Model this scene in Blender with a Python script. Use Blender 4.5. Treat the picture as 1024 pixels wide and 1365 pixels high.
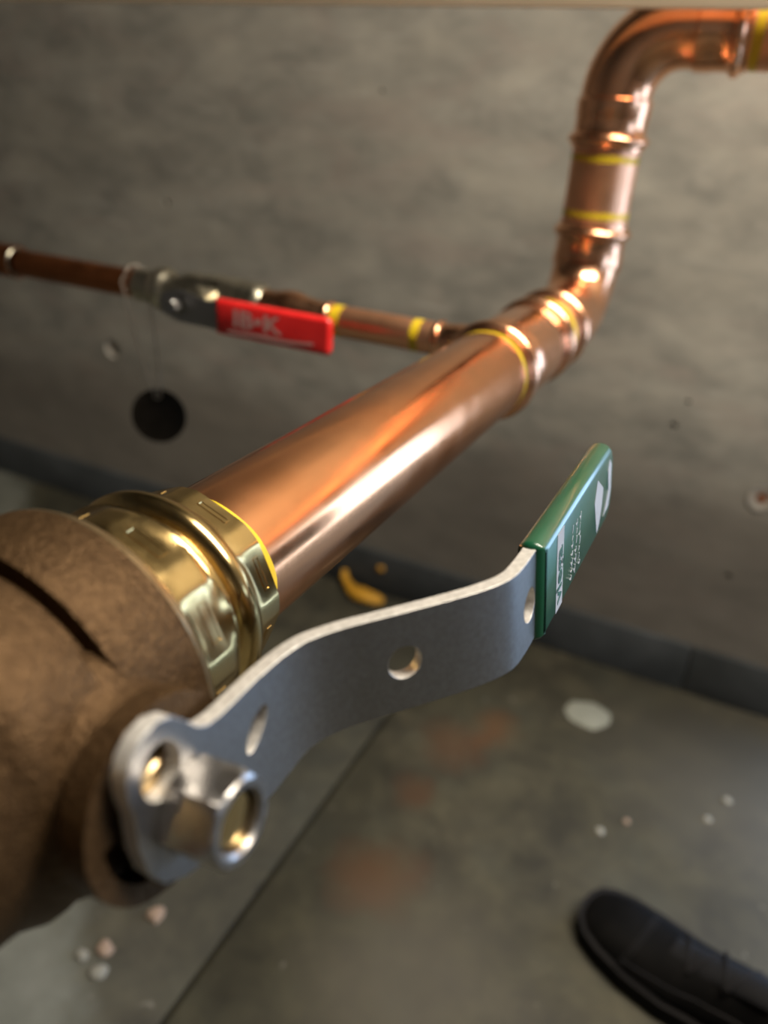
import bpy, bmesh, math, random
from mathutils import Vector, Matrix, noise

random.seed(7)
for o in list(bpy.data.objects):
    bpy.data.objects.remove(o, do_unlink=True)
scene = bpy.context.scene
COL = scene.collection

# All positions below are given in model units; SC turns them into metres (the large pipe is a 2.5 inch copper tube)
# x runs along the back wall, y from the room towards the wall, z up; z = 0 is the axis of the large pipe.
SC = 1.25
FLOOR = -0.515          # floor level below the pipe axis
WALL = 0.74             # front face of the back wall
LIFT = -FLOOR           # in the finished scene the floor lies at z = 0


def W3(v):
    return Vector((v[0] * SC, v[1] * SC, (v[2] + LIFT) * SC))


# ------------------------------------------------------------------ camera
cam_d = bpy.data.cameras.new('camera')
cam = bpy.data.objects.new('camera', cam_d)
COL.objects.link(cam)
rgt, up, back = Vector((.8961, .4390, .0653)), Vector((-.2506, .3791, .8908)), Vector((.3663, -.8146, .4497))
M = Matrix((rgt, up, back)).transposed().to_4x4()
M.translation = W3((.1410, -.1907, .1356))
cam.matrix_world = M
cam_d.sensor_fit = 'VERTICAL'
cam_d.sensor_height = 34.6
cam_d.lens = 26.0
cam_d.clip_start = .005
cam_d.dof.use_dof = True
cam_d.dof.focus_distance = .264 * SC
cam_d.dof.aperture_fstop = 4.2
cam_d.dof.aperture_blades = 0
scene.camera = cam

# ------------------------------------------------------------------ world: cool daylight beyond the doorway
world = bpy.data.worlds.new('daylight')
scene.world = world
world.use_nodes = True
bg = world.node_tree.nodes['Background']
bg.inputs['Color'].default_value = (.44, .64, 1.0, 1)
bg.inputs['Strength'].default_value = 7.5


def area(name, loc, target, sx, sy, power, col, portal=False):
    d = bpy.data.lights.new(name, 'AREA')
    d.shape = 'RECTANGLE'
    d.size, d.size_y = sx * SC, sy * SC
    d.energy = power
    d.color = col
    o = bpy.data.objects.new(name, d)
    COL.objects.link(o)
    o.location = W3(loc)
    z = -(W3(target) - W3(loc)).normalized()
    x = Vector((1, 0, 0)) if abs(z.x) < .9 else Vector((0, 1, 0))
    x = (x - z * x.dot(z)).normalized()
    y = z.cross(x)
    m = Matrix((x, y, z)).transposed().to_4x4()
    m.translation = W3(loc)
    o.matrix_world = m
    if portal:
        d.cycles.is_portal = True
    return o


DOOR_X0, DOOR_X1, DOOR_TOP = .36, 1.60, .20    # low loading hatch, open to daylight
area('doorway_portal', ((DOOR_X0 + DOOR_X1) / 2, WALL + .13, (FLOOR + DOOR_TOP) / 2),
     ((DOOR_X0 + DOOR_X1) / 2, 0, (FLOOR + DOOR_TOP) / 2), DOOR_X1 - DOOR_X0, DOOR_TOP - FLOOR, 1, (1, 1, 1), True)
WIN = (-.05, .50, .00, .50)      # window opening in the right wall: y0, y1, z0, z1
area('window_portal', (2.05, (WIN[0] + WIN[1]) / 2, (WIN[2] + WIN[3]) / 2), (0, (WIN[0] + WIN[1]) / 2, (WIN[2] + WIN[3]) / 2), WIN[1] - WIN[0], WIN[3] - WIN[2], 1, (1, 1, 1), True)
# warm ceiling batten, runs parallel to the wall above the pipework
area('batten_light', (.60, .24, 1.00), (.60, .24, -1), .90, .34, 66.0, (1.0, .90, .76))

vs = scene.view_settings
vs.view_transform = 'Standard'
vs.look = 'None'
vs.gamma = 1.0
vs.use_curve_mapping = False
vs.exposure = 0.0
scene.render.film_transparent = False


# ------------------------------------------------------------------ materials
def new_mat(name):
    m = bpy.data.materials.new(name)
    m.use_nodes = True
    nt = m.node_tree
    return m, nt, nt.nodes['Principled BSDF']


def nd(nt, t, **kw):
    n = nt.nodes.new(t)
    for k, v in kw.items():
        if k in n.inputs:
            n.inputs[k].default_value = v
        else:
            setattr(n, k, v)
    return n


def coords(nt, scale=(1, 1, 1), world_space=False):
    """object-space coordinates, optionally stretched"""
    if world_space:
        tc = nt.nodes.new('ShaderNodeNewGeometry').outputs['Position']
    else:
        tc = nt.nodes.new('ShaderNodeTexCoord').outputs['Object']
    mp = nt.nodes.new('ShaderNodeMapping')
    mp.inputs['Scale'].default_value = scale
    nt.links.new(tc, mp.inputs['Vector'])
    return mp.outputs['Vector']


def noise_n(nt, vec, scale, detail=4, rough=.55, dist=0.0):
    n = nt.nodes.new('ShaderNodeTexNoise')
    n.inputs['Scale'].default_value = scale
    n.inputs['Detail'].default_value = detail
    n.inputs['Roughness'].default_value = rough
    n.inputs['Distortion'].default_value = dist
    nt.links.new(vec, n.inputs['Vector'])
    return n.outputs['Fac']


def ramp(nt, fac, stops):
    r = nt.nodes.new('ShaderNodeValToRGB')
    e = r.color_ramp.elements
    while len(e) < len(stops):
        e.new(.5)
    for el, (p, c) in zip(e, stops):
        el.position = p
        el.color = c if len(c) == 4 else (*c, 1)
    nt.links.new(fac, r.inputs['Fac'])
    return r.outputs['Color']


def g(v):
    return (v, v, v)


def mixc(nt, fac, a, b, mode='MIX'):
    m = nt.nodes.new('ShaderNodeMix')
    m.data_type = 'RGBA'
    m.blend_type = mode
    for sock, val in ((m.inputs['Factor'], fac), (m.inputs['A'], a), (m.inputs['B'], b)):
        if hasattr(val, 'node'):
            nt.links.new(val, sock)
        elif isinstance(val, (int, float)):
            sock.default_value = val
        else:
            sock.default_value = (*val, 1) if len(val) == 3 else val
    return m.outputs['Result']


def maths(nt, op, a, b=None):
    m = nt.nodes.new('ShaderNodeMath')
    m.operation = op
    for i, v in enumerate((a, b)):
        if v is None:
            continue
        if hasattr(v, 'node'):
            nt.links.new(v, m.inputs[i])
        else:
            m.inputs[i].default_value = v
    return m.outputs[0]


def bump(nt, bsdf, height, strength, dist):
    b = nt.nodes.new('ShaderNodeBump')
    b.inputs['Strength'].default_value = strength
    b.inputs['Distance'].default_value = dist
    nt.links.new(height, b.inputs['Height'])
    nt.links.new(b.outputs['Normal'], bsdf.inputs['Normal'])


MAT = {}


def metal(name, c0, c1, r0, r1, nscale, metallic=1.0, bump_s=0, bump_scale=200, stretch=(1, 1, 1), bdist=.0003, detail=4):
    m, nt, b = new_mat(name)
    v = coords(nt, stretch)
    f = noise_n(nt, v, nscale, detail)
    nt.links.new(ramp(nt, f, [(.32, c0), (.68, c1)]), b.inputs['Base Color'])
    f2 = noise_n(nt, v, nscale * 2.3, 5)
    nt.links.new(ramp(nt, f2, [(.3, g(r0)), (.7, g(r1))]), b.inputs['Roughness'])
    b.inputs['Metallic'].default_value = metallic
    if bump_s:
        bump(nt, b, noise_n(nt, coords(nt, stretch), bump_scale, 3), bump_s, bdist)
    MAT[name] = m
    return m, nt, b


metal('copper', (.80, .34, .145), (.88, .41, .19), .15, .25, 14, bump_s=.04, bump_scale=90)
metal('copper_fitting', (.84, .41, .22), (.92, .50, .29), .17, .27, 25, bump_s=.10, bump_scale=60, bdist=.0006)
metal('copper_satin', (.80, .40, .22), (.88, .47, .27), .34, .44, 14, bump_s=.04, bump_scale=90)
metal('copper_old', (.22, .075, .025), (.34, .12, .045), .38, .52, 18)
metal('bronze_cast', (.050, .028, .0125), (.078, .045, .0205), .40, .56, 260, metallic=.6, bump_s=1.0, bump_scale=600, bdist=.0009)[2].inputs['Specular IOR Level'].default_value = .1
metal('bronze_machined', (.52, .38, .20), (.62, .46, .26), .28, .38, 40)
metal('brass', (.50, .345, .135), (.63, .455, .20), .14, .25, 40, bump_s=.06, bump_scale=120)
metal('brass_dull', (.40, .37, .28), (.54, .49, .38), .25, .40, 50)
metal('steel', (.315, .305, .295), (.37, .365, .36), .30, .39, 500, bump_s=.05, bump_scale=900)
metal('steel_edge', (.42, .40, .37), (.62, .60, .56), .40, .6, 400, metallic=.45, bump_s=.3, bump_scale=900)
metal('steel_bright', (.62, .62, .62), (.74, .74, .74), .10, .20, 60)
metal('nut_steel', (.34, .325, .31), (.44, .42, .40), .27, .38, 200)
metal('tag_dark', (.010, .008, .005), (.018, .014, .010), .5, .65, 60, metallic=.3)[2].inputs['Specular IOR Level'].default_value = .15
metal('chain_metal', (.30, .27, .22), (.40, .36, .30), .3, .4, 60)


def plastic(name, c0, c1, rough, coat=0.0, nscale=40, bs=0, bsc=400):
    m, nt, b = new_mat(name)
    v = coords(nt)
    nt.links.new(ramp(nt, noise_n(nt, v, nscale), [(.3, c0), (.7, c1)]), b.inputs['Base Color'])
    b.inputs['Roughness'].default_value = rough
    b.inputs['Coat Weight'].default_value = coat
    b.inputs['Coat Roughness'].default_value = .12
    if bs:
        bump(nt, b, noise_n(nt, v, bsc, 3), bs, .0004)
    MAT[name] = m
    return m, nt, b


plastic('green_vinyl', (.003, .048, .021), (.005, .066, .029), .32, .5, bs=.05)
plastic('red_vinyl', (.60, .012, .012), (.72, .022, .02), .35, .15)
plastic('yellow_marker', (.50, .35, .006), (.62, .44, .010), .45, nscale=120)
plastic('white_print', (.22, .235, .26), (.30, .315, .345), .45)
plastic('green_print', (.006, .05, .03), (.008, .06, .035), .5)
plastic('red_print', (.62, .40, .38), (.75, .55, .52), .5)
plastic('shoe_leather', (.0015, .0015, .0015), (.004, .0036, .0033), .66, nscale=30, bs=.3, bsc=160)[2].inputs['Specular IOR Level'].default_value = .08
plastic('shoe_rubber', (.003, .003, .0035), (.006, .006, .007), .75, nscale=50)[2].inputs['Specular IOR Level'].default_value = .2
plastic('shoe_lace', (.004, .0036, .0036), (.008, .007, .007), .85)[2].inputs['Specular IOR Level'].default_value = .2
plastic('yellow_scrap', (.55, .27, .015), (.70, .36, .03), .6)
plastic('plaster', (.20, .205, .165), (.27, .275, .225), .85, nscale=90)
plastic('chip_pink', (.26, .185, .135), (.33, .24, .18), .85, nscale=150)
plastic('chip_pale', (.20, .195, .165), (.27, .26, .22), .85, nscale=150)
plastic('beige_paint', (.74, .60, .42), (.80, .66, .48), .30, .3, nscale=8)
plastic('room_paint', (.23, .21, .18), (.28, .255, .22), .8, nscale=3)


def mat_wall():
    m, nt, b = new_mat('concrete_wall')
    v = coords(nt, (1, 1, 1))
    vs_ = coords(nt, (1.0, 1, 2.6))
    broad = noise_n(nt, vs_, 2.6, 6, .6, .4)
    fine = noise_n(nt, coords(nt, (1.6, 1, 3.2)), 6.0, 7, .62, .25)
    c = ramp(nt, broad, [(.30, (.205, .192, .162)), (.50, (.255, .241, .206)), (.72, (.315, .298, .258))])
    c2 = ramp(nt, fine, [(.28, (.62, .63, .63)), (.50, (.98, .98, .97)), (.72, (1.25, 1.23, 1.19))])
    col = mixc(nt, 1.0, c, c2, 'MULTIPLY')
    # pinkish cement bloom and pale smears
    bl = ramp(nt, noise_n(nt, vs_, 5.0, 5, .6, .8), [(.52, g(0)), (.72, g(.45))])
    col = mixc(nt, bl, col, (.285, .232, .195))
    sm = ramp(nt, noise_n(nt, coords(nt, (1.2, 1, 9)), 7.5, 4, .6, .3), [(.62, g(0)), (.74, g(.5))])
    col = mixc(nt, sm, col, (.40, .385, .335))
    # soft shadow on the lower wall, painted into the colour: wavy edge, browner below
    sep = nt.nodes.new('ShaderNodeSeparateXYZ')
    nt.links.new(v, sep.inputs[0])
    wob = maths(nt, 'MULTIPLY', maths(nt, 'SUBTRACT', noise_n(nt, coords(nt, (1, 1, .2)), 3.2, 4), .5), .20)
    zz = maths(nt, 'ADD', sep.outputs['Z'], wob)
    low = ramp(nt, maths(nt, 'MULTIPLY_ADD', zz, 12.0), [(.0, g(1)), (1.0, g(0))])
    # offset: height of the painted shadow edge in local coordinates
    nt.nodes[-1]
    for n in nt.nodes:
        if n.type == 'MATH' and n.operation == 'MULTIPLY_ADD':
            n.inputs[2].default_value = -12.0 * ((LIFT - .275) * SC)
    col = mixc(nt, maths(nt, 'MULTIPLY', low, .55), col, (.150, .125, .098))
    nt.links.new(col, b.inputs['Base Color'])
    b.inputs['Roughness'].default_value = .82
    h = maths(nt, 'ADD', maths(nt, 'MULTIPLY', fine, .6), noise_n(nt, v, 60, 4))
    bump(nt, b, h, .25, .0015)
    MAT['concrete_wall'] = m


def mat_floor():
    m, nt, b = new_mat('concrete_floor')
    v = coords(nt, (1, 1, 1), True)
    broad = noise_n(nt, v, 3.4, 6, .62, .5)
    mid = noise_n(nt, v, 14, 6, .62, .3)
    fine = noise_n(nt, v, 70, 4, .6)
    c = ramp(nt, broad, [(.28, (.026, .024, .0125)), (.50, (.041, .037, .0215)), (.72, (.068, .060, .039))])
    c2 = ramp(nt, mid, [(.30, g(.42)), (.52, g(.95)), (.72, g(1.55))])
    col = mixc(nt, 1.0, c, c2, 'MULTIPLY')
    gr = ramp(nt, noise_n(nt, v, 6.5, 5, .6), [(.50, g(0)), (.70, g(.5))])
    col = mixc(nt, gr, col, (.044, .046, .033))
    spk = ramp(nt, noise_n(nt, v, 42, 2, .5), [(.70, g(0)), (.78, g(.7))])
    col = mixc(nt, spk, col, (.16, .15, .12))
    dk = ramp(nt, noise_n(nt, v, 30, 3, .5), [(.24, g(.6)), (.33, g(0))])
    col = mixc(nt, dk, col, (.018, .016, .012))

    def blob(x, y, r, colr, amt):
        nonlocal col
        d = nt.nodes.new('ShaderNodeVectorMath')
        d.operation = 'DISTANCE'
        nt.links.new(v, d.inputs[0])
        d.inputs[1].default_value = (x * SC, y * SC, 0)
        dd = maths(nt, 'ADD', d.outputs['Value'], maths(nt, 'MULTIPLY', maths(nt, 'SUBTRACT', mid, .5), .16 * SC * .5))
        f = ramp(nt, maths(nt, 'DIVIDE', dd, r * SC), [(.25, g(amt)), (1.0, g(0))])
        col = mixc(nt, f, col, colr)
    # rust stains, then broader tonal patches
    blob(-.051, .278, .055, (.080, .036, .012), .7)
    blob(-.055, .485, .050, (.075, .034, .012), .6)
    blob(-.016, .537, .040, (.095, .042, .013), .65)
    blob(-.054, .394, .030, (.070, .031, .011), .6)
    blob(.02, .20, .12, (.090, .080, .060), .5)
    blob(.26, .62, .20, (.060, .055, .042), .7)  # floor brightened near the hatch: daylight spill put into the colour
    blob(-.10, .60, .10, (.040, .038, .022), .6)
    # pale patch of floor beside the joint
    dp = nt.nodes.new('ShaderNodeVectorMath')
    dp.operation = 'DOT_PRODUCT'
    nt.links.new(v, dp.inputs[0])
    dp.inputs[1].default_value = (.632, .775, 0)
    t = maths(nt, 'ADD', dp.outputs['Value'], maths(nt, 'MULTIPLY', maths(nt, 'SUBTRACT', mid, .5), .10))
    f = ramp(nt, maths(nt, 'MULTIPLY_ADD', t, -12.0), [(.2, g(0)), (.8, g(.85))])
    for n in nt.nodes:
        if n.type == 'MATH' and n.operation == 'MULTIPLY_ADD':
            n.inputs[2].default_value = -.75
    pale = mixc(nt, ramp(nt, noise_n(nt, v, 22, 5, .6), [(.35, g(0)), (.7, g(1))]), (.130, .135, .110), (.185, .188, .158))
    col = mixc(nt, f, col, pale)
    nt.links.new(col, b.inputs['Base Color'])
    b.inputs['Roughness'].default_value = .72
    bump(nt, b, maths(nt, 'ADD', mid, maths(nt, 'MULTIPLY', fine, .5)), .25, .002)
    MAT['concrete_floor'] = m


def mat_base():
    m, nt, b = new_mat('dark_base')
    v = coords(nt, (1, 1, 1))
    f = noise_n(nt, v, 9, 6, .6, .3)
    nt.links.new(ramp(nt, f, [(.3, (.030, .034, .034)), (.55, (.050, .055, .056)), (.75, (.080, .086, .086))]), b.inputs['Base Color'])
    b.inputs['Roughness'].default_value = .8
    bump(nt, b, noise_n(nt, v, 50, 4), .3, .002)
    MAT['dark_base'] = m


mat_wall()
mat_floor()
mat_base()


# ------------------------------------------------------------------ mesh helpers (model units; finished by place())
def mesh_from(verts, faces, mat, sharp=40, smooth=True):
    me = bpy.data.meshes.new('m')
    me.from_pydata([W3(v) for v in verts], [], faces)
    bm = bmesh.new()
    bm.from_mesh(me)
    bmesh.ops.remove_doubles(bm, verts=bm.verts, dist=1e-6)
    bmesh.ops.recalc_face_normals(bm, faces=bm.faces)
    bm.to_mesh(me)
    bm.free()
    if smooth:
        for p in me.polygons:
            p.use_smooth = True
        me.set_sharp_from_angle(angle=math.radians(sharp))
    me.materials.append(MAT[mat])
    return me


def from_bm(bm, mat, sharp=40, smooth=True):
    vs_ = [v.co.copy() for v in bm.verts]
    bm.verts.index_update()
    fs = [[v.index for v in f.verts] for f in bm.faces]
    bm.free()
    return mesh_from(vs_, fs, mat, sharp, smooth)


def frame(axis):
    a = Vector(axis).normalized()
    h = Vector((0, 0, 1)) if abs(a.z) < .9 else Vector((0, 1, 0))
    u = (h - a * h.dot(a)).normalized()
    return a, u, a.cross(u)


def rings(ring_list, closed, caps=True):
    """stitch rings (lists of points) into a surface"""
    verts, faces = [], []
    n = len(ring_list[0])
    for r in ring_list:
        verts += r
    m = len(ring_list)
    for i in range(m if closed else m - 1):
        j = (i + 1) % m
        for k in range(n):
            l = (k + 1) % n
            faces.append((i * n + k, i * n + l, j * n + l, j * n + k))
    if not closed and caps:
        faces.append(tuple(range(n))[::-1])
        faces.append(tuple((m - 1) * n + k for k in range(n)))
    return verts, faces


def revolve(profile, origin, axis, mat, segs=64, rfun=None, closed=False, caps=True, sharp=35):
    """profile [(t along axis, r)]; rfun(t, r, angle) may reshape; closed joins last to first (hollow shell)"""
    a, u, w = frame(axis)
    o = Vector(origin)
    rl = []
    for t, r in profile:
        ring = []
        for k in range(segs):
            th = 2 * math.pi * k / segs
            rr = rfun(t, r, th) if rfun else r
            ring.append(o + a * t + (u * math.cos(th) + w * math.sin(th)) * rr)
        rl.append(ring)
    v, f = rings(rl, closed, caps)
    return mesh_from(v, f, mat, sharp)


def sweep(path, prof, rin, mat, segs=48, sharp=35):
    """tube along a planar or spatial polyline path(list of Vector) with prof(s)->outer radius list of (s, r); hollow with radius rin"""
    P = [Vector(p) for p in path]
    S = [0]
    for i in range(1, len(P)):
        S.append(S[-1] + (P[i] - P[i - 1]).length)

    def at(s):
        s = min(max(s, 0), S[-1])
        for i in range(1, len(P)):
            if s <= S[i] + 1e-12:
                t = (s - S[i - 1]) / (S[i] - S[i - 1])
                return P[i - 1].lerp(P[i], t)
        return P[-1]
    ss = sorted(set([round(s, 6) for s in S] + [round(s, 6) for s, r in prof]))
    ss = [s for s in ss if s <= S[-1] + 1e-9]

    def rad(s):
        if s <= prof[0][0]:
            return prof[0][1]
        for (s0, r0), (s1, r1) in zip(prof, prof[1:]):
            if s <= s1 + 1e-9:
                return r0 + (r1 - r0) * ((s - s0) / (s1 - s0) if s1 > s0 else 0)
        return prof[-1][1]
    outer, inner = [], []
    prev = None
    e = 4e-4
    for s in ss:
        c = at(s)
        t = (at(s + e) - at(s - e)).normalized()
        if prev is None:
            _, u, _ = frame(t)
        else:
            u = (prev - t * prev.dot(t)).normalized()
        prev = u
        w = t.cross(u)
        dirs = [u * math.cos(2 * math.pi * k / segs) + w * math.sin(2 * math.pi * k / segs) for k in range(segs)]
        outer.append([c + d * rad(s) for d in dirs])
        inner.append([c + d * rin for d in dirs])
    v, f = rings(outer + inner[::-1], True)
    return mesh_from(v, f, mat, sharp)


def prism(pts, thick_fn, mat, holes=(), cuts=(), sharp=40, edge_mat=None):
    """flat outline (a, b) with holes, cut at given a values; thick_fn(a, b, side) -> 3D point, side 0/1"""
    bm = bmesh.new()
    edges = []
    for loop in [pts] + list(holes):
        vv = [bm.verts.new((p[0], p[1], 0)) for p in loop]
        for i in range(len(vv)):
            edges.append(bm.edges.new((vv[i], vv[(i + 1) % len(vv)])))
    bmesh.ops.triangle_fill(bm, use_beauty=True, use_dissolve=False, edges=edges)
    for c in cuts:
        geom = bm.verts[:] + bm.edges[:] + bm.faces[:]
        bmesh.ops.bisect_plane(bm, geom=geom, plane_co=(c, 0, 0), plane_no=(1, 0, 0), dist=1e-7)
    bmesh.ops.dissolve_limit(bm, angle_limit=.001, use_dissolve_boundaries=False, verts=[], edges=[])
    bm.verts.index_update()
    verts, faces = [], []
    nv = len(bm.verts)
    for side in (0, 1):
        for v in bm.verts:
            verts.append(thick_fn(v.co.x, v.co.y, side))
    for f in bm.faces:
        idx = [v.index for v in f.verts]
        faces.append(idx)
        faces.append([i + nv for i in idx][::-1])
    for e in bm.edges:
        if len(e.link_faces) == 1:
            a, b = e.verts[0].index, e.verts[1].index
            faces.append([a, b, b + nv, a + nv])
    n_side = sum(1 for e in bm.edges if len(e.link_faces) == 1)
    bm.free()
    me = mesh_from(verts, faces, mat, sharp)
    if edge_mat:
        me.materials.append(MAT[edge_mat])
        for p in me.polygons[len(me.polygons) - n_side:]:
            p.material_index = 1
    return me


def box(x0, x1, y0, y1, z0, z1, mat, bev=0.0):
    bm = bmesh.new()
    bmesh.ops.create_cube(bm, size=1)
    for v in bm.verts:
        v.co = Vector(((x0 + x1) / 2 + v.co.x * (x1 - x0), (y0 + y1) / 2 + v.co.y * (y1 - y0), (z0 + z1) / 2 + v.co.z * (z1 - z0)))
    if bev:
        bmesh.ops.bevel(bm, geom=bm.edges[:], offset=bev, segments=2, profile=.5, affect='EDGES')
    return from_bm(bm, mat)


def join(meshes):
    """several shells into one mesh datablock"""
    bm = bmesh.new()
    for me in meshes:
        bm.from_mesh(me)
    out = bpy.data.meshes.new('m')
    bm.to_mesh(out)
    bm.free()
    for s in meshes[0].materials:
        out.materials.append(s)
    for me in meshes:
        bpy.data.meshes.remove(me)
    return out


def bevel(o, width, segs=2, angle=40):
    m = o.modifiers.new('edge', 'BEVEL')
    m.width = width * SC
    m.segments = segs
    m.limit_method = 'ANGLE'
    m.angle_limit = math.radians(angle)
    return o


def node(name, me):
    o = bpy.data.objects.new(name, me)
    COL.objects.link(o)
    return o


def base_of(meshes):
    lo, hi = Vector((1e9,) * 3), Vector((-1e9,) * 3)
    for me in meshes:
        for v in me.vertices:
            for i in range(3):
                lo[i] = min(lo[i], v.co[i])
                hi[i] = max(hi[i], v.co[i])
    return Vector(((lo.x + hi.x) / 2, (lo.y + hi.y) / 2, lo.z))


def props(o, label=None, cat=None, group=None, kind=None):
    for k, v in (('label', label), ('category', cat), ('group', group), ('kind', kind)):
        if v:
            o[k] = v
    return o


def thing(name, label, cat, parts, group=None, kind=None):
    """parts: list of (name, mesh, [sub-parts (name, mesh)]) or a single mesh; returns root and the created parts"""
    if isinstance(parts, bpy.types.Mesh):
        b = base_of([parts])
        parts.transform(Matrix.Translation(-b))
        o = node(name, parts)
        o.location = b
        return props(o, label, cat, group, kind)
    ms = []
    for p in parts:
        ms.append(p[1])
        if len(p) > 2:
            ms += [q[1] for q in p[2]]
    b = base_of(ms)
    root = bpy.data.objects.new(name, None)
    root.empty_display_size = .02
    COL.objects.link(root)
    root.location = b
    props(root, label, cat, group, kind)
    done = set()
    for p in parts:
        for me in [p[1]] + ([q[1] for q in p[2]] if len(p) > 2 else []):
            if me.name not in done:
                me.transform(Matrix.Translation(-b))
                done.add(me.name)
        o = node(p[0], p[1])
        o.parent = root
        if len(p) > 3:
            p[3](o)
        if len(p) > 2:
            for q in p[2]:
                s = node(q[0], q[1])
                s.parent = o
                if len(q) > 2:
                    q[2](s)
    return root


def circle(cx, cy, rx, ry, n=24, rot=0.0):
    out = []
    for k in range(n):
        t = 2 * math.pi * k / n
        x, y = rx * math.cos(t), ry * math.sin(t)
        out.append((cx + x * math.cos(rot) - y * math.sin(rot), cy + x * math.sin(rot) + y * math.cos(rot)))
    return out


# ------------------------------------------------------------------ the setting
XL, XR, YF, CEIL = -1.75, 2.0, -1.9, 1.45
YB = WALL + .16          # back of the wall
JOINT = -.140            # sawn control joint, runs square to the wall

# floor: two poured slabs with a recessed joint between them on a bed
floor = node('floor', box(XL, XR, YF, 3.2, FLOOR - .06, FLOOR - .012, 'concrete_floor'))
props(floor, kind='structure')
for x0, x1 in ((XL, JOINT - .0026), (JOINT + .0026, XR)):
    s = node('concrete_slab', box(x0, x1, YF, 3.2, FLOOR - .012, FLOOR, 'concrete_floor', .0012))
    s.parent = floor

# back wall with form-tie holes, and a doorway to the right of the view
tie_holes = [(-.784, -.221, .0150, 0), (.203, -.226, .0155, 1), (-.784, .42, .015, 0), (.203, .42, .0155, 0), (-1.45, -.221, .015, 0)]
pits = [(.089, -.160, .0050), (-.654, .014, .0055), (.193, -.334, .0045), (.098, -.129, .0032), (-.32, .17, .003), (-.05, -.02, .003)]
outline = [(XL, FLOOR), (DOOR_X0, FLOOR), (DOOR_X0, DOOR_TOP), (DOOR_X1, DOOR_TOP), (DOOR_X1, FLOOR), (XR, FLOOR), (XR, CEIL), (XL, CEIL)]
holes = [circle(x, z, r, r, 28) for x, z, r, k in tie_holes] + [circle(x, z, r, r * .8, 12) for x, z, r in pits]
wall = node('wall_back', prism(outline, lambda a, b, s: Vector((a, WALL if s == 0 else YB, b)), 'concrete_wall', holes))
props(wall, kind='structure')
MAT['rust'] = plastic('rust', (.16, .055, .022), (.24, .09, .04), .8, nscale=200)[0]
MAT['grout'] = plastic('grout', (.30, .27, .23), (.38, .35, .30), .85, nscale=120)[0]
for x, z, r, k in tie_holes:
    # conical recess left by the form tie
    prof = [(-.0006, r * 1.02), (.004, r * .92), (.016, r * .52), (.0165, 0.0001)]
    if k:
        prof = [(-.0012, r * .98), (-.0016, r * .86), (-.0002, r * .62), (.0008, r * .46), (.0009, .0001)]
    c = node('tie_hole', revolve(prof, (x, WALL, z), (0, 1, 0), 'grout', 28, caps=False))
    c.parent = wall
    if k:
        p = node('rusty_tie_end', revolve([(-.0002, .0001), (.0000, r * .34), (.0010, r * .42)], (x, WALL, z), (0, 1, 0), 'rust', 20, caps=False))
        p.parent = wall
for x, z, r in pits:
    c = node('air_pit', revolve([(0, r * .99), (.004, r * .8), (.007, .0001)], (x, WALL, z), (0, 1, 0), 'concrete_wall', 12, caps=False))
    c.parent = wall

# dark strip along the foot of the wall, in lengths
b0 = None
for i, (x0, x1) in enumerate(((XL, -.62), (-.6185, .178), (.1795, DOOR_X0))):
    o = node('baseboard_back' if i == 0 else 'base_length', box(x0, x1, WALL - .0085, WALL, FLOOR, FLOOR + .0705, 'dark_base', .0015))
    if i == 0:
        b0 = o
        props(o, kind='structure')
    else:
        o.parent = b0

props(node('wall_left', box(XL - .1, XL, YF, YB, FLOOR, CEIL, 'room_paint')), kind='structure')
props(node('wall_right', prism([(YF, FLOOR), (YB, FLOOR), (YB, CEIL), (YF, CEIL)], lambda a, b, s: Vector((XR if s == 0 else XR + .1, a, b)), 'room_paint',
                               [[(WIN[0], WIN[2]), (WIN[1], WIN[2]), (WIN[1], WIN[3]), (WIN[0], WIN[3])]])), kind='structure')
props(node('wall_front', box(XL, XR, YF - .1, YF, FLOOR, CEIL, 'room_paint')), kind='structure')
props(node('ceiling', box(XL - .1, XR + .1, YF - .1, YB, CEIL, CEIL + .1, 'room_paint')), kind='structure')

# ------------------------------------------------------------------ pipework
PR = .0270       # large pipe radius
SR = .0116       # small pipe radius


def pipe_shell(origin, axis, length, r, mat, wall=.0018, segs=64):
    return revolve([(0, r), (length, r), (length, r - wall), (0, r - wall)], origin, axis, mat, segs, closed=True)


def band(origin, axis, t0, t1, r, seed, segs=72, wob=.0012, mat='yellow_marker'):
    """hand-drawn marker ring: thin coat of uneven width"""
    a, u, w = frame(axis)
    o = Vector(origin)
    rl = [[], [], [], []]
    for k in range(segs):
        th = 2 * math.pi * k / segs
        d = u * math.cos(th) + w * math.sin(th)
        n0 = noise.noise(Vector((math.cos(th) * 1.7, math.sin(th) * 1.7, seed))) * wob
        n1 = noise.noise(Vector((math.cos(th) * 1.7, math.sin(th) * 1.7, seed + 9))) * wob
        for i, (t, rr) in enumerate(((t0 + n0, r), (t0 + n0, r + .00012), (t1 + n1, r + .00012), (t1 + n1, r))):
            rl[i].append(o + a * t + d * rr)
    v, f = rings(rl, True)
    return mesh_from(v, f, mat)


def press_socket(t0, sgn, R, L=.036):
    """outer profile of a press socket, mouth at t0, running in direction sgn: lip, bead, pressed waist"""
    k = R / .027
    pts = [(0, R + .0006), (.0006, R + .0016 * k), (.0030 * k, R + .0018 * k), (.0042 * k, R + .0036 * k), (.0062 * k, R + .0049 * k),
           (.0086 * k, R + .0049 * k), (.0104 * k, R + .0037 * k), (.0118 * k, R + .0016 * k), (.0130 * k, R + .0012 * k),
           (.0235 * k, R + .0012 * k), (.0250 * k, R + .0018 * k), (L * k, R + .0020 * k)]
    return [(t0 + sgn * t, r) for t, r in pts]


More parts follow.
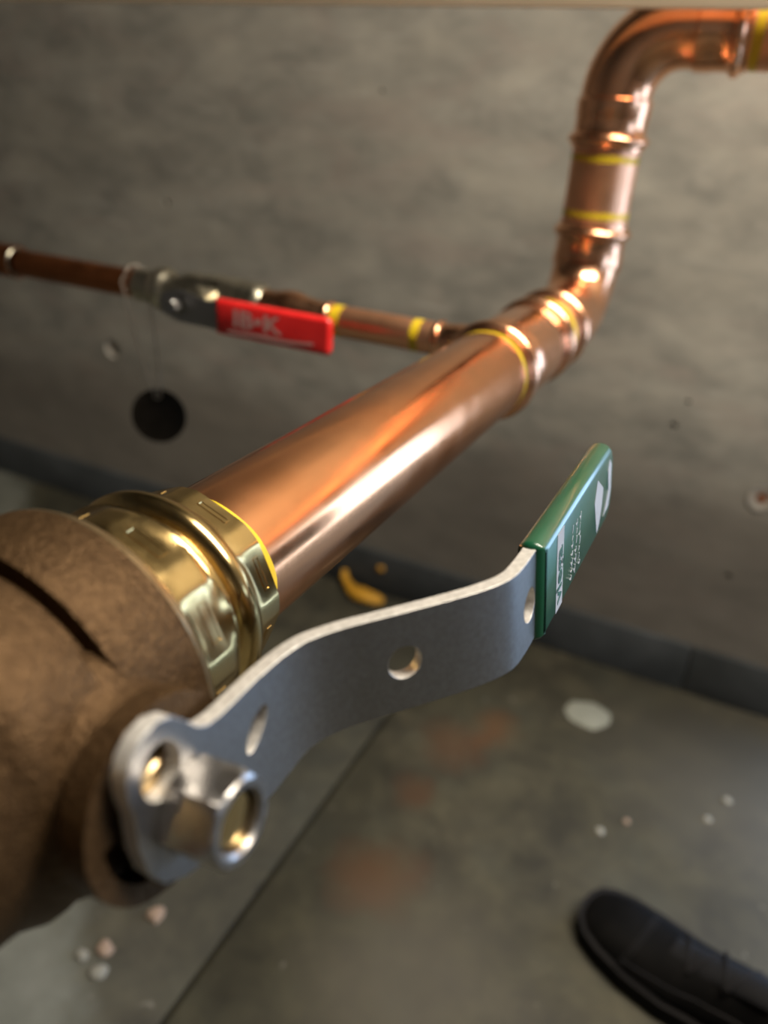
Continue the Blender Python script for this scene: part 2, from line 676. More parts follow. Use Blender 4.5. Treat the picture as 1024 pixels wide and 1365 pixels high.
# main pipe between ball valve and tee
thing('copper_pipe', 'large new copper pipe running from the bronze valve to the tee', 'pipe', [
    ('tube', pipe_shell((0, -.048, 0), (0, 1, 0), .330, PR, 'copper', segs=96)),
    ('marker_line', band((0, 0, 0), (0, 1, 0), -.0206, -.0156, PR, 1, wob=.0026)),
    ('marker_line', band((0, 0, 0), (0, 1, 0), .2575, .2612, PR, 2))])

# reducing tee
run = press_socket(.2625, 1, PR) + press_socket(.3720, -1, PR)[::-1]
inner = [(.3720, PR + .0002), (.2625, PR + .0002)]
BY = .3245
br_prof = [(.016, .0175), (.026, .0160), (.033, .0142)] + press_socket(.0600, -1, SR, .034)[::-1][1:] + [(.0600, SR + .0002), (.034, SR + .0002), (.016, SR + .0002)]
thing('press_tee', 'copper press tee joining the large pipe, the small branch and the elbow', 'tee', [
    ('run_socket', revolve(run + inner, (0, 0, 0), (0, 1, 0), 'copper_fitting', 72, closed=True)),
    ('branch_socket', revolve(br_prof, (0, BY, 0), (-1, 0, 0), 'copper_fitting', 48, closed=True))])

# short nipple between tee and elbow
thing('pipe_nipple', 'short copper nipple with yellow marker line between tee and lower elbow', 'pipe', [
    ('tube', pipe_shell((0, .352, 0), (0, 1, 0), .066, PR, 'copper_satin')),
    ('marker_line', band((0, 0, 0), (0, 1, 0), .3790, .3905, PR, 3))])


def elbow_path(p0, d0, d1, l0, rb, l1, n=18):
    """straight l0 along d0, quarter bend of radius rb to d1, straight l1"""
    p0, d0, d1 = Vector(p0), Vector(d0), Vector(d1)
    pts = [p0]
    s = p0 + d0 * l0
    c = s + d1 * rb
    for k in range(n + 1):
        t = math.pi / 2 * k / n
        pts.append(c - d1 * rb * math.cos(t) + d0 * rb * math.sin(t))
    pts.append(pts[-1] + d1 * l1)
    return pts


def elbow_profile(L, R, so=.036):
    a = press_socket(0, 1, R, so)
    b = press_socket(L, -1, R, so)[::-1]
    return a + [(a[-1][0] + .0012, R + .0003)] + [(b[0][0] - .0012, R + .0003)] + b


RISY = .511
ep = elbow_path((0, .402, 0), (0, 1, 0), (0, 0, 1), .059, .050, .0225)
EL = .059 + math.pi / 2 * .050 + .0225
thing('press_elbow', 'lower copper press elbow turning the large pipe upwards', 'elbow', [
    ('elbow_body', sweep(ep, elbow_profile(EL, PR), PR + .0002, 'copper_fitting', 64))])

thing('riser_pipe', 'short vertical copper riser with two yellow rings between the two elbows', 'pipe', [
    ('tube', pipe_shell((0, RISY, .050), (0, 0, 1), .105, PR, 'copper_satin')),
    ('marker_line', band((0, RISY, 0), (0, 0, 1), .0775, .0820, PR, 4)),
    ('marker_line', band((0, RISY, 0), (0, 0, 1), .1195, .1240, PR, 5))])

HZ = .2140
ep2 = elbow_path((0, RISY, .1280), (0, 0, 1), (1, 0, 0), .038, .048, .042)
EL2 = .038 + math.pi / 2 * .048 + .042
thing('press_elbow', 'upper copper press elbow sweeping sideways beneath the beige rail', 'elbow', [
    ('elbow_body', sweep(ep2, elbow_profile(EL2, PR), PR + .0002, 'copper_fitting', 64))])
thing('copper_pipe', 'horizontal large copper pipe leaving the upper elbow with a broad yellow ring', 'pipe', [
    ('tube', pipe_shell((.066, RISY, HZ), (1, 0, 0), XR - .066, PR, 'copper_satin')),
    ('marker_line', band((0, RISY, HZ), (1, 0, 0), .0920, .0985, PR, 6))])

# beige rail crossing in front of the upper pipe
thing('steel_rail', 'glossy beige painted rail crossing above the upper elbow', 'rail',
      [('rail_body', box(XL, XR, .4635, .4675, .2195, .256, 'beige_paint', .0008))])

# small branch
thing('branch_pipe', 'small copper branch pipe with two yellow marks beside the tee', 'pipe', [
    ('tube', pipe_shell((-.034, BY, 0), (-1, 0, 0), .126, SR, 'copper_satin', .0012, 40)),
    ('marker_line', band((0, BY, 0), (-1, 0, 0), .0700, .0765, SR, 7, 40)),
    ('marker_line', band((0, BY, 0), (-1, 0, 0), .1350, .1430, SR, 8, 40))])
thing('branch_pipe', 'small dull brown copper pipe beyond the red-handled valve', 'pipe', [
    ('tube', pipe_shell((-.318, BY, 0), (-1, 0, 0), .152, SR * 1.02, 'copper_old', .0012, 40))])
thing('pipe_coupling', 'grey joint ring on the small brown pipe at the dark end', 'coupling', [
    ('ring', revolve([(-.006, SR + .0004), (-.005, SR + .0016), (.005, SR + .0018), (.006, SR + .0004)] + [(.006, SR + .0001), (-.006, SR + .0001)],
                     (-.482, BY, 0), (-1, 0, 0), 'brass_dull', 36, closed=True))])
thing('branch_pipe', 'small brown copper pipe running past the joint ring to the far wall', 'pipe', [
    ('tube', pipe_shell((-.476, BY, 0), (-1, 0, 0), -.476 - XL, SR * 1.25, 'copper_old', .0012, 40))])


# ------------------------------------------------------------------ large ball valve
TILT = math.radians(8)
NV = Vector((math.cos(TILT), 0, math.sin(TILT)))     # stem direction
WV = Vector((-math.sin(TILT), 0, math.cos(TILT)))    # across the lever
SY, SQ = -.0993, -.004                               # stem axis


def LV(p, y, q):
    return NV * p + Vector((0, y, 0)) + WV * q


body_prof = [(-.0678, .0362), (-.0678, .0412), (-.0684, .0424), (-.0702, .0432), (-.0710, .0440), (-.0760, .0446), (-.0922, .0450),
             (-.0932, .0446), (-.0936, .0430), (-.0940, .0405), (-.0972, .0405), (-.0976, .0430), (-.0980, .0446), (-.0990, .0450),
             (-.1150, .0450), (-.1180, .0445), (-.1205, .0430), (-.1235, .0412), (-.1300, .0402), (-.1400, .0385), (-.1440, .0362)]
rim_prof = [(-.0672, .0366), (-.0672, .0408), (-.0676, .0423), (-.0690, .0433), (-.0704, .0437), (-.0709, .0434), (-.0712, .0400), (-.0712, .0366)]
boss = [(.020, .0290), (.034, .0290), (.0385, .0262), (.0415, .0232), (.0440, .0212), (.0472, .0208), (.0475, .0001)]
PC = (SY, SQ)
pad_out = circle(PC[0], PC[1], .0228, .0228, 56)
slot = [(PC[0] + r * math.cos(math.radians(t)), PC[1] + r * math.sin(math.radians(t)))
        for r, ts in ((.0182, range(176, 237, 6)), (.0134, range(236, 175, -6))) for t in ts]
pad = prism(pad_out, lambda a, b, s: LV(.0470 if s == 0 else .0535, a, b), 'bronze_cast', [slot])

OCT = math.radians(24.5)


def press_r(t, r, th):
    """octagonal press facets on zones A and C of the brass end; angle is measured from +z here"""
    y = t
    inA = max(0, min(1, (y + .0652) / .003)) * max(0, min(1, (-.0492 - y) / .0015))
    inC = max(0, min(1, (y + .0325) / .002)) * max(0, min(1, (-.0212 - y) / .0006))
    k = max(inA, inC)
    if k <= 0:
        return r
    d = TH_SIGN * th + math.pi / 2 - OCT      # angle from +x towards +z
    ph = (d + math.pi / 8) % (math.pi / 4) - math.pi / 8
    ro = r * .965 / math.cos(ph)
    rr = min(ro, r * 1.006)
    return r * (1 - k) + rr * k


# frame((0,1,0)): u = z, w = y x z = x  -> th from +z towards +x, so angle from +x towards +z is pi/2 - th
TH_SIGN = -1
ys = []
prof = [(-.0675, .0363), (-.0660, .0366)]
for i in range(9):
    prof.append((-.0652 + i * .0019, .0366))
prof += [(-.0490, .0362), (-.0484, .0364), (-.0478, .0358), (-.0474, .0344), (-.0468, .0332), (-.0450, .0328), (-.0436, .0330), (-.0428, .0342),
         (-.0420, .0356), (-.0408, .0365), (-.0392, .0368), (-.0376, .0366), (-.0362, .0357), (-.0352, .0343), (-.0344, .0330), (-.0336, .0323)]
for i in range(7):
    prof.append((-.0325 + i * .0018, .0318))
prof += [(-.0213, .0306), (-.0208, .0296), (-.0208, PR + .0002)]
outer = list(prof)
inner = [(-.0480, PR + .0002), (-.0675, PR + .0002)]
press_far = revolve(outer + inner, (0, 0, 0), (0, 1, 0), 'brass', 192, press_r, closed=True, sharp=28)


def facet_mark(y0, y1, ang, half, r, w_in=.0009):
    """raised rectangular die mark (frame with a sunk middle) lying on a press facet"""
    n = Vector((math.cos(ang), 0, math.sin(ang)))
    t = Vector((-math.sin(ang), 0, math.cos(ang)))
    ap = r * .965
    vs_, fs = [], []
    loops = [(y0, y1, half, ap - .0003), (y0 + .0001, y1 - .0001, half - .0001, ap + .00022), (y0 + w_in * .6, y1 - w_in * .6, half - w_in * .6, ap + .00022),
             (y0 + w_in * .8, y1 - w_in * .8, half - w_in * .8, ap + .00002)]
    for ya, yb, h, a in loops:
        for yy, hh in ((ya, -h), (yb, -h), (yb, h), (ya, h)):
            vs_.append(n * a + t * hh + Vector((0, yy, 0)))
    for i in range(3):
        for k in range(4):
            l = (k + 1) % 4
            fs.append((i * 4 + k, i * 4 + l, (i + 1) * 4 + l, (i + 1) * 4 + k))
    fs.append((12, 13, 14, 15))
    return mesh_from(vs_, fs, 'brass', 20)


marksA = [('press_mark', facet_mark(-.0578, -.0540, OCT + math.pi / 4 * k, .0062, .0366)) for k in range(8)]
marksC = [('press_mark', facet_mark(-.0268, -.0243, OCT + math.pi / 4 * k, .0055, .0318)) for k in range(8)]
CY = -.0978      # middle of the valve


def mirrored(me):
    m2 = me.copy()
    for v in m2.vertices:
        v.co.y = 2 * CY * SC - v.co.y
    m2.flip_normals()
    return m2


press_near = mirrored(press_far)

# lever: front face path p(y)
LP = [(-.125, .0597), (-.100, .0597), (-.085, .0597), (-.075, .0600), (-.068, .0607), (-.0612, .0620), (-.0545, .0648), (-.0475, .0699),
      (-.0412, .0757), (-.0346, .0817), (-.0278, .0878), (-.0205, .0940), (-.0130, .0993), (-.0065, .10215), (.0005, .1029), (.008, .1031), (.05, .1031), (.125, .1031)]


def lever_p(y):
    for i in range(1, len(LP)):
        if y <= LP[i][0]:
            break
    p0, p1, p2, p3 = LP[max(0, i - 2)], LP[i - 1], LP[i], LP[min(len(LP) - 1, i + 1)]
    h = p2[0] - p1[0]
    t = (y - p1[0]) / h
    m1 = (p2[1] - p0[1]) / (p2[0] - p0[0]) if p2[0] > p0[0] else 0
    m2 = (p3[1] - p1[1]) / (p3[0] - p1[0]) if p3[0] > p1[0] else 0
    return ((2 * t ** 3 - 3 * t * t + 1) * p1[1] + (t ** 3 - 2 * t * t + t) * h * m1 + (-2 * t ** 3 + 3 * t * t) * p2[1] + (t ** 3 - t * t) * h * m2)


def lever_pt(y, q, side, th=.0042):
    p = lever_p(y)
    if side == 0:
        return LV(p, y, q)
    e = 4e-4
    d = (lever_p(y + e) - lever_p(y - e)) / (2 * e)
    n = Vector((1, -d)).normalized()
    return LV(p - n.x * th, y - n.y * th, q)


QT, QB = .0113, -.0193
lever_out = [(.1080, QT), (.02, QT), (-.02, QT), (-.045, QT), (-.056, .0111), (-.0640, .0103), (-.0727, .0096), (-.0800, .0091), (-.0860, .0090), (-.0900, .0096),
             (-.0930, .0115), (-.0958, .0152), (-.0990, .0186), (-.1030, .0203), (-.1075, .0198), (-.1112, .0173), (-.1133, .0135), (-.1138, .0090), (-.1133, .0045),
             (-.1140, -.0030), (-.1132, -.0100), (-.1100, -.0162), (-.1040, -.0202), (-.0960, -.0222), (-.0880, -.0236), (-.0780, -.0248), (-.0710, -.0246),
             (-.0650, -.0232), (-.0580, -.0206), (-.050, -.0196), (-.04, QB), (-.02, QB), (.02, QB), (.1080, QB), (.1120, QB + .004), (.1130, -.004), (.1120, QT - .004)]
lever_holes = [circle(-.1046, .0092, .0056, .0064, 28), circle(-.0355, -.0040, .0036, .0050, 24), circle(-.0745, -.0030, .0060, .0026, 20, math.radians(48)),
               circle(.0058, -.0045, .0052, .0056, 24)]
cuts = [-.085 + i * .0022 for i in range(46)]
lever = prism(lever_out, lever_pt, 'steel', lever_holes, cuts, sharp=45, edge_mat='steel_edge')


# green dipped grip
def grip_mesh(y0, y1, q0, q1, pc, hp, rc, mat, place_, nb=8):
    """rounded sleeve: rounded-rectangle outline in (y, q), lens edges across its thickness"""
    out = []
    for cx, cy, a0, r in ((y1 - rc, q1 - rc, 0, rc), (y0 + .0022, q1 - .0022, 90, .0022), (y0 + .0022, q0 + .0022, 180, .0022), (y1 - rc, q0 + rc, 270, rc)):
        for k in range(7):
            t = math.radians(a0 + 15 * k)
            out.append(((cx, cy), (math.cos(t), math.sin(t)), r))
    rl = []
    e = hp * .92
    for i in range(nb + 1):
        t = math.pi * (i / nb) - math.pi / 2
        dp = hp * math.sin(t) if abs(math.sin(t)) < 2 else 0
        ins = e * (1 - math.cos(t)) * .85
        ring = []
        for (c, d, r) in out:
            ring.append(place_(pc + dp, c[0] + d[0] * r - d[0] * ins, c[1] + d[1] * r - d[1] * ins))
        rl.append(ring)
    v, f = rings(rl, False)
    return mesh_from(v, f, mat, 50)


GP, GH = .1014, .0044
grip = grip_mesh(.0112, .1195, -.0212, .0131, GP, GH, .0120, 'green_vinyl', LV)
PF = GP + GH     # printed face


def flat_poly(pts, p, mat, th=.00012):
    return prism(pts, lambda a, b, s: LV(p + (th if s == 0 else -.0001), a, b), mat)


def text_mesh(txt, size, mat, fn, bold=0.0, align='LEFT'):
    cu = bpy.data.curves.new('t', 'FONT')
    cu.body = txt
    cu.size = size
    cu.offset = bold
    cu.align_x = align
    cu.extrude = .00006
    cu.resolution_u = 3
    ob = bpy.data.objects.new('t', cu)
    COL.objects.link(ob)
    dg = bpy.context.evaluated_depsgraph_get()
    me = bpy.data.meshes.new_from_object(ob.evaluated_get(dg))
    bpy.data.objects.remove(ob)
    verts = [fn(v.co.x, v.co.y, v.co.z) for v in me.vertices]
    faces = [list(p.vertices) for p in me.polygons]
    bpy.data.meshes.remove(me)
    return mesh_from(verts, faces, mat, 30, False)


name_plate = flat_poly([(.0262, -.0186), (.0345, -.0186), (.0345, .0098), (.0262, .0098)], PF, 'white_print')
name_text = text_mesh('viega', .0096, 'green_print', lambda x, y, z: LV(PF + .0002 + z, .0327 - y, -.0160 + x * 1.05), .0002)
# illegible small print: rows of short strokes
strokes = []
rnd = random.Random(3)
for row_y, q0, q1 in ((.0465, -.0165, .0040), (.0520, -.0160, .0030), (.0580, -.0160, .0052)):
    q = q0
    while q < q1:
        L = rnd.uniform(.0012, .0030)
        w_ = rnd.uniform(.0004, .0009)
        dy = rnd.uniform(-.0007, .0007)
        strokes.append(flat_poly([(row_y + dy, q), (row_y + dy + w_, q), (row_y + dy + w_ + .0008, q + L), (row_y + dy + .0008, q + L)], PF, 'white_print'))
        if rnd.random() < .7:
            strokes.append(flat_poly([(row_y + dy - .0012, q + L * .4), (row_y + dy + .0014, q + L * .3), (row_y + dy + .0014, q + L * .55), (row_y + dy - .0012, q + L * .65)], PF, 'white_print'))
        q += L + rnd.uniform(.0006, .0016)
small_print = join(strokes)
logo = join([flat_poly([(.0886, -.0172), (.0822, -.0021), (.0860, .0062), (.0977, -.0012), (.0963, -.0078), (.0930, -.0146)], PF, 'white_print'),
             flat_poly([(.1010, -.0150), (.1090, -.0065), (.1060, .0030), (.1085, .0070), (.1128, .0035), (.1138, -.0080), (.1100, -.0140)], PF, 'white_print')])

# stem, packing nut, hexagon nut
packing = revolve([(.0480, .0001), (.0480, .0118), (.0545, .0118), (.0553, .0110), (.0555, .0001)], LV(0, SY, SQ), NV, 'bronze_machined', 40, caps=False)


def hexr(t, r, th):
    ph = (th + HEX0 + math.pi / 6) % (math.pi / 3) - math.pi / 6
    return min(.0094 / math.cos(ph), r)


HEX0 = 0.0
nut = revolve([(.0598, .0066), (.0598, .0100), (.0606, .0108), (.0710, .0108), (.0728, .0098), (.0734, .0090), (.0734, .0074), (.0726, .0066)], LV(0, SY, SQ), NV,
              'nut_steel', 96, hexr, closed=True, sharp=22)
stem = revolve([(.040, .0062), (.0700, .0062), (.0712, .0056), (.0712, .0001)], LV(0, SY, SQ), NV, 'brass', 40)


def bev_small(o):
    bevel(o, .0005, 2, 50)


def bev_pad(o):
    bevel(o, .0012, 3, 50)


thing('ball_valve', 'big cast bronze ball valve with steel lever and green grip in front', 'valve', [
    ('body', revolve(body_prof, (0, 0, 0), (0, 1, 0), 'bronze_cast', 128, caps=False)),
    ('machined_rim', revolve(rim_prof, (0, 0, 0), (0, 1, 0), 'bronze_machined', 128, closed=True)),
    ('stem_boss', revolve(boss, LV(0, SY, SQ), NV, 'bronze_cast', 64)),
    ('mounting_pad', pad, [], bev_pad),
    ('press_end', press_far, marksA + marksC),
    ('press_end', press_near),
    ('packing_nut', packing),
    ('stem', stem),
    ('hex_nut', nut),
    ('lever', lever, [('grip', grip), ('name_plate', name_plate), ('name_lettering', name_text), ('small_print', small_print), ('printed_emblem', logo)], bev_small)])

# feed pipe on the room side of the valve
thing('copper_pipe', 'large copper pipe entering the bronze valve on the room side', 'pipe', [
    ('tube', pipe_shell((0, 2 * CY + .048, 0), (0, -1, 0), 2 * CY + .048 - YF, PR, 'copper')),
    ('marker_line', band((0, 0, 0), (0, -1, 0), -2 * CY - .0214, -2 * CY - .0168, PR, 11))])

# ------------------------------------------------------------------ small ball valve with red lever
VX = -.2480     # stem position


def hexx(ap):
    def f(t, r, th):
        ph = (th + math.pi / 6) % (math.pi / 3) - math.pi / 6
        return min(ap / math.cos(ph), r)
    return f


sv_o = (0, BY, 0)
ax = (-1, 0, 0)
k_sock = press_socket(.1440, 1, SR, .034)
right_end = [(t, r) for t, r in k_sock] + [(.170, .0140), (.176, .0160), (.184, .0166), (.190, .0155), (.198, .0140), (.206, .0145)]
left_end = [(.282, .0140), (.290, .0132), (.296, .0132), (.300, .0160), (.304, .0178), (.309, .0178), (.313, .0160), (.316, .0136), (.333, .0134), (.334, SR + .0002)]
sv_body = [(.205, .0145), (.209, .0172), (.213, .0180), (.226, .0182), (.232, .0196), (.262, .0196), (.268, .0182), (.280, .0178), (.284, .0140)]
lever2_z = .0055


def S2(x, z, side, y=.2700):
    return Vector((x, y if side == 0 else y + .0028, z))


lev2_out = [(-.1200, -.0085), (-.1180, -.004), (-.1180, .010), (-.1200, .0140), (-.205, .0135), (-.222, .0115), (-.235, .0140), (-.249, .0160), (-.262, .0120), (-.267, .0040),
            (-.262, -.0040), (-.249, -.0080), (-.235, -.0085), (-.222, -.0085), (-.205, -.0095)]
lever2 = prism(lev2_out, S2, 'steel', [circle(VX, .004, .0030, .0030, 16)])


def R2(p, y, q):     # grip frame: p towards the room, y along the lever (towards the tee), q up
    return Vector((-.3286 + y, .2714 - p, q))


grip2 = grip_mesh(.1165, .2130, -.0112, .0150, 0, .0042, .0040, 'red_vinyl', R2)
FY = .2714 - .0043


def on_red(x, y, z):
    return Vector((x, FY - z, y))


t2 = text_mesh('IB\u2022K', .0165, 'red_print', lambda x, y, z: on_red(-.1960 + x * 1.35, -.0020 + y, z), .0004)
sw = prism([(-.200, -.0062), (-.17, -.0050), (-.150, -.0056), (-.128, -.0036), (-.128, -.0052), (-.150, -.0078), (-.17, -.0072), (-.200, -.0078)],
           lambda a, b, s: on_red(a, b, .0001 if s == 0 else -.0001), 'red_print')
st2 = revolve([(0, .0080), (.024, .0080), (.026, .0105), (.034, .0105), (.036, .0060), (.0545, .0060)], (VX, BY, .004), (0, -1, 0), 'brass_dull', 32)
nut2 = revolve([(.0572, .0001), (.0572, .0068), (.0625, .0068), (.0635, .0055), (.0635, .0001)], (VX, BY, .004), (0, -1, 0), 'steel', 48,
               lambda t, r, th: min(.0055 / math.cos((th + math.pi / 6) % (math.pi / 3) - math.pi / 6), r), caps=False, sharp=22)
thing('ball_valve', 'small bronze ball valve with red lever grip on the branch pipe', 'valve', [
    ('body', revolve(sv_body, sv_o, ax, 'brass_dull', 96, hexx(.0170))),
    ('press_end', revolve(right_end + [(.206, SR + .0002), (.1440, SR + .0002)], sv_o, ax, 'copper_fitting', 48, closed=True)),
    ('press_end', revolve(left_end + [(.282, SR + .0002)], sv_o, ax, 'brass_dull', 48, closed=True)),
    ('bonnet', st2),
    ('hex_nut', nut2),
    ('lever', lever2, [('grip', grip2), ('grip_lettering', t2), ('print_swoosh', sw)], bev_small)])

# ------------------------------------------------------------------ valve tag on a bead chain
TX, TY = -.304, BY - .016
tag_c = Vector((-.3215, BY - .001, -.1150))
tag_n = Vector((.45, -.87, .15)).normalized()
disc = revolve([(-.0007, .0001), (-.0007, .0243), (-.0004, .0247), (.0004, .0247), (.0007, .0243), (.0007, .0001)], tag_c, tag_n, 'tag_dark', 48, caps=False)
path = []
ring_r = SR + .0030
cxn = -.3385
# loop over the pipe, then two strands down to the hole of the tag
top = tag_c + Vector((0, 0, .0205))
for k in range(41):
    t = math.radians(205 - 230 * k / 40)
    path.append(Vector((cxn + .0010 * math.sin(k * .7), BY + ring_r * 1.05 * math.cos(t), ring_r * 1.05 * math.sin(t))))
left = [path[0].lerp(top + Vector((-.003, 0, 0)), k / 30) + Vector((-.002 * math.sin(math.pi * k / 30), 0, -.002 * math.sin(math.pi * k / 30))) for k in range(31)]
right = [path[-1].lerp(top + Vector((.003, 0, 0)), k / 30) + Vector((.008 * math.sin(math.pi * k / 30), -.006 * math.sin(math.pi * k / 30), 0)) for k in range(31)]
full = left[::-1] + path + right
bm = bmesh.new()
acc = 0
for i in range(1, len(full)):
    a, b = full[i - 1], full[i]
    L = (b - a).length
    while acc < L:
        bmesh.ops.create_icosphere(bm, subdivisions=1, radius=.00135, matrix=Matrix.Translation(a.lerp(b, acc / L)))
        acc += .0030
    acc -= L
chain = from_bm(bm, 'chain_metal', 80)
thing('valve_tag', 'round dark valve tag hanging on a bead chain from the small pipe', 'tag', [
    ('disc', disc), ('bead_chain', chain),
    ('eyelet', revolve([(-.0010, .0022), (-.0010, .0034), (.0010, .0034), (.0010, .0022)], tag_c + Vector((0, 0, .0195)), tag_n, 'chain_metal', 20, closed=True))])

# ------------------------------------------------------------------ work shoe
SH_O = Vector((.138, .343, FLOOR))
SH_A = math.radians(-19)
sd = Vector((math.cos(SH_A), math.sin(SH_A), 0))
sn = Vector((-math.sin(SH_A), math.cos(SH_A), 0))


def SHP(u, v, z):
    return SH_O + (sd * u + sn * v + Vector((0, 0, z))) * 1.12


def shoe_half(u):
    """(lower edge v, upper edge v) of the sole outline"""
    K = [(0, -.006, .006), (.004, -.020, .016), (.014, -.030, .024), (.030, -.036, .029), (.055, -.040, .032), (.085, -.039, .033), (.110, -.033, .031),
         (.135, -.028, .028), (.165, -.028, .027), (.195, -.031, .028), (.220, -.029, .026), (.235, -.020, .018), (.240, -.008, .007)]
    for (u0, a0, b0), (u1, a1, b1) in zip(K, K[1:]):
        if u <= u1:
            t = (u - u0) / (u1 - u0)
            t = t * t * (3 - 2 * t) if u > .02 else t
            return a0 + (a1 - a0) * t, b0 + (b1 - b0) * t
    return K[-1][1:]


US = [0, .002, .004, .009, .014, .022, .030, .042, .055, .070, .085, .098, .110, .122, .135, .150, .165, .180, .195, .208, .220, .228, .235, .240]


def top_h(u):
    K = [(0, .016), (.01, .023), (.03, .031), (.06, .036), (.09, .044), (.12, .055), (.15, .064), (.18, .066), (.21, .067), (.24, .064)]
    for (u0, a), (u1, b) in zip(K, K[1:]):
        if u <= u1:
            return a + (b - a) * (u - u0) / (u1 - u0)
    return K[-1][1]


def loft(secs, mat, sharp=50):
    v, f = rings(secs, False)
    return mesh_from(v, f, mat, sharp)


secs, solesec, welt = [], [], []
for u in US:
    a, b = shoe_half(u)
    c, h = (a + b) / 2, (b - a) / 2
    ring = []
    z0, zt = .012, top_h(u)
    for k in range(28):
        t = 2 * math.pi * k / 28
        cx, sx = math.cos(t), math.sin(t)
        x = c + h * .93 * math.copysign(abs(cx) ** .75, cx) * (1 if sx <= 0 else 1 - .30 * sx * min(1, u / .08))
        z = z0 + (zt - z0) * (max(0, sx) ** .8)
        if sx < 0:
            z = z0 - .004 * abs(sx)
        ring.append(SHP(u * .985 + .002, x, z))
    secs.append(ring)
    r2, r3 = [], []
    for k in range(28):
        t = 2 * math.pi * k / 28
        cx, sx = math.cos(t), math.sin(t)
        x = c + h * math.copysign(abs(cx) ** .4, cx)
        arch = .003 if .11 < u < .16 else 0
        r2.append(SHP(u, x, (.0155 if sx > 0 else .0002 + arch) if abs(sx) > .05 else .008))
        x3 = c + h * 1.03 * math.copysign(abs(cx) ** .4, cx)
        r3.append(SHP(u * 1.004 - .0005, x3, (.0172 if sx > 0 else .0140) if abs(sx) > .05 else .0156))
    solesec.append(r2)
    welt.append(r3)
lace_parts = []
for i, u in enumerate((.085, .098, .111, .124)):
    zt = top_h(u)
    pts = []
    for k in range(9):
        t = -1 + 2 * k / 8
        pts.append(SHP(u + (.006 * t if i % 2 else -.006 * t), t * .016 - .003, zt + .0016 - .006 * t * t))
    lace_parts.append(('lace', sweep(pts, [(0, .0016), (1, .0016)], .0004, 'shoe_lace', 10)))
tongue = loft([[SHP(u, -.003 + .013 * math.cos(2 * math.pi * k / 16), top_h(u) - .001 + .0028 * math.sin(2 * math.pi * k / 16) - .004 * math.cos(2 * math.pi * k / 16) ** 2) for k in range(16)]
               for u in (.074, .08, .095, .11, .125, .138, .146)], 'shoe_rubber')
cap_seam = []
for off in (.046, .049):
    pts = []
    a, b = shoe_half(off)
    c, h = (a + b) / 2, (b - a) / 2
    for k in range(15):
        t = math.pi * k / 14
        pts.append(SHP(off + .006 * math.sin(t), c + h * .93 * math.copysign(abs(math.cos(t)) ** .75, math.cos(t)) * (1 - .30 * math.sin(t) * min(1, off / .08)),
                       .012 + (top_h(off) - .012) * (math.sin(t) ** .8) + .0004))
    cap_seam.append(('toe_cap_seam', sweep(pts, [(0, .0008), (1, .0008)], .0002, 'shoe_lace', 8)))
side_pts = []
for k in range(20):
    u = .05 + .17 * k / 19
    a, b = shoe_half(u)
    side_pts.append(SHP(u, a + (b - a) * .055, .026 + .012 * math.sin(math.pi * k / 19)))
thing('work_shoe', 'black leather work shoe on the stained concrete floor', 'shoe', [
    ('upper', loft(secs, 'shoe_leather')), ('sole', loft(solesec, 'shoe_rubber')), ('welt', loft(welt, 'shoe_lace')), ('tongue', tongue),
    ('side_seam', sweep(side_pts, [(0, .0011), (1, .0011)], .0003, 'shoe_lace', 8))] + lace_parts + cap_seam)


# ------------------------------------------------------------------ litter on the floor
def lump(c, rx, ry, h, seed, mat, n=14, rough=.25):
    """low irregular lump sitting on the floor"""
    rl = []
    for j, (s, z) in enumerate(((1.0, 0), (1.02, .35), (.80, .8), (.45, 1.0))):
        ring = []
        for k in range(n):
            t = 2 * math.pi * k / n
            q = 1 + rough * noise.noise(Vector((math.cos(t) * 1.6, math.sin(t) * 1.6, seed + j * .15)))
            zz = z * h * (1 + .3 * noise.noise(Vector((math.cos(t) * 2, math.sin(t) * 2, seed + 5))))
            ring.append(Vector((c[0] + rx * s * q * math.cos(t), c[1] + ry * s * q * math.sin(t), FLOOR + (zz if j else 0))))
        rl.append(ring)
    v, f = rings(rl, False)
    return mesh_from(v, f, mat, 60)


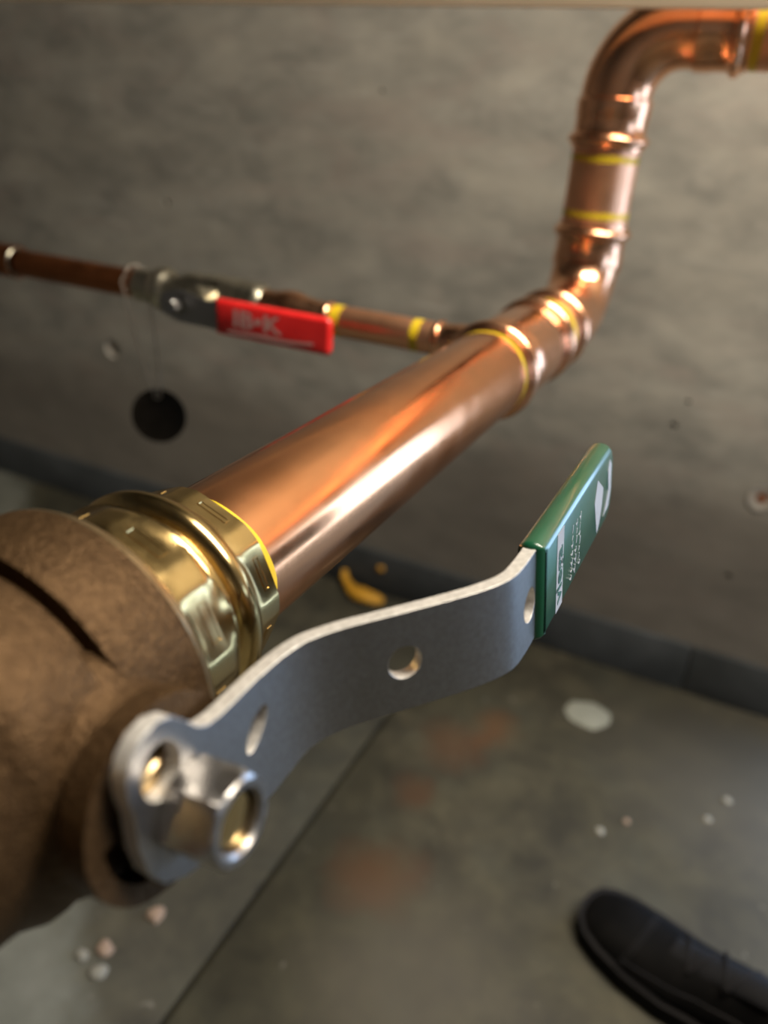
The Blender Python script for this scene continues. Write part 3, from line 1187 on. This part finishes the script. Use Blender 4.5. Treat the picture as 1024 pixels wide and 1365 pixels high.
thing('plaster_splash', 'pale oval splash of dried plaster on the floor under the green grip', 'plaster', lump((.079, .620), .029, .024, .0018, 3.1, 'plaster', 26, .18))
chips = [((-.206, .147), .0085, .0072, .005, 'chip_pink', 'pinkish crumb on the floor just below the bronze valve'),
         ((-.224, .102), .0078, .0070, .005, 'chip_pink', 'pinkish chip topping the debris patch on the pale floor'),
         ((-.214, .083), .0080, .0062, .005, 'chip_pale', 'grey-white chip lying against the pink chip on the pale floor'),
         ((-.236, .088), .0060, .0052, .004, 'chip_pale', 'small pale crumb on the pale floor left of the pink chip'),
         ((.251, .557), .0048, .0040, .003, 'chip_pale', 'tiny pale crumb on the floor near the dark wall base'),
         ((.233, .517), .0042, .0038, .003, 'chip_pale', 'tiny pale crumb on the floor between wall base and shoe'),
         ((.132, .443), .0044, .0040, .003, 'chip_pale', 'tiny pale crumb on the floor ahead of the shoe toe'),
         ((.155, .470), .0034, .0034, .003, 'chip_pink', 'tiny pinkish crumb on the floor ahead of the shoe toe')]
for i, (c, rx, ry, h, m, lab) in enumerate(chips):
    thing('debris_chip', lab, 'debris', lump(c, rx, ry, h, 11.3 * i, m, 12, .5), group='crumbs of debris on the floor')

# yellow-orange scrap of foam by the foot of the wall
sp = [(-.333, .7280, .024), (-.328, .7210, .018), (-.318, .7130, .012), (-.306, .7060, .010), (-.292, .7000, .010), (-.277, .6990, .010), (-.262, .7030, .009), (-.252, .7060, .007)]
wd = [.0045, .0055, .0065, .0105, .0140, .0135, .0110, .0050]
rl = []
for i, (p, w_) in enumerate(zip(sp, wd)):
    c = Vector((p[0], p[1], FLOOR + p[2]))
    nx = Vector(sp[min(i + 1, 7)]) - Vector(sp[max(i - 1, 0)])
    t = nx.normalized()
    s_ = Vector((-t.y, t.x, 0)).normalized()
    u_ = t.cross(s_)
    if u_.z < 0:
        u_ = -u_
    ring = []
    for k in range(14):
        a = 2 * math.pi * k / 14
        q = 1 + .3 * noise.noise(Vector((i * .9, math.cos(a) * 1.5, math.sin(a) * 1.5)))
        ring.append(c + s_ * math.cos(a) * w_ * q + u_ * math.sin(a) * min(w_ * .62, p[2] * .95) * q)
    rl.append(ring)
v, f = rings(rl, False)
thing('foam_scrap', 'yellow-orange crooked scrap lying at the foot of the wall', 'scrap', mesh_from(v, f, 'yellow_scrap', 70))
thing('foam_crumb', 'small yellow crumb stuck to the dark strip above the scrap', 'scrap',
      mesh_from(*rings([[Vector((-.272 + .006 * s * math.cos(2 * math.pi * k / 9), WALL - .0085 - y, FLOOR + .045 + .005 * s * math.sin(2 * math.pi * k / 9))) for k in range(9)]
                        for s, y in ((1.0, 0), (.9, .0025), (.45, .004))], False), 'yellow_scrap', 70))
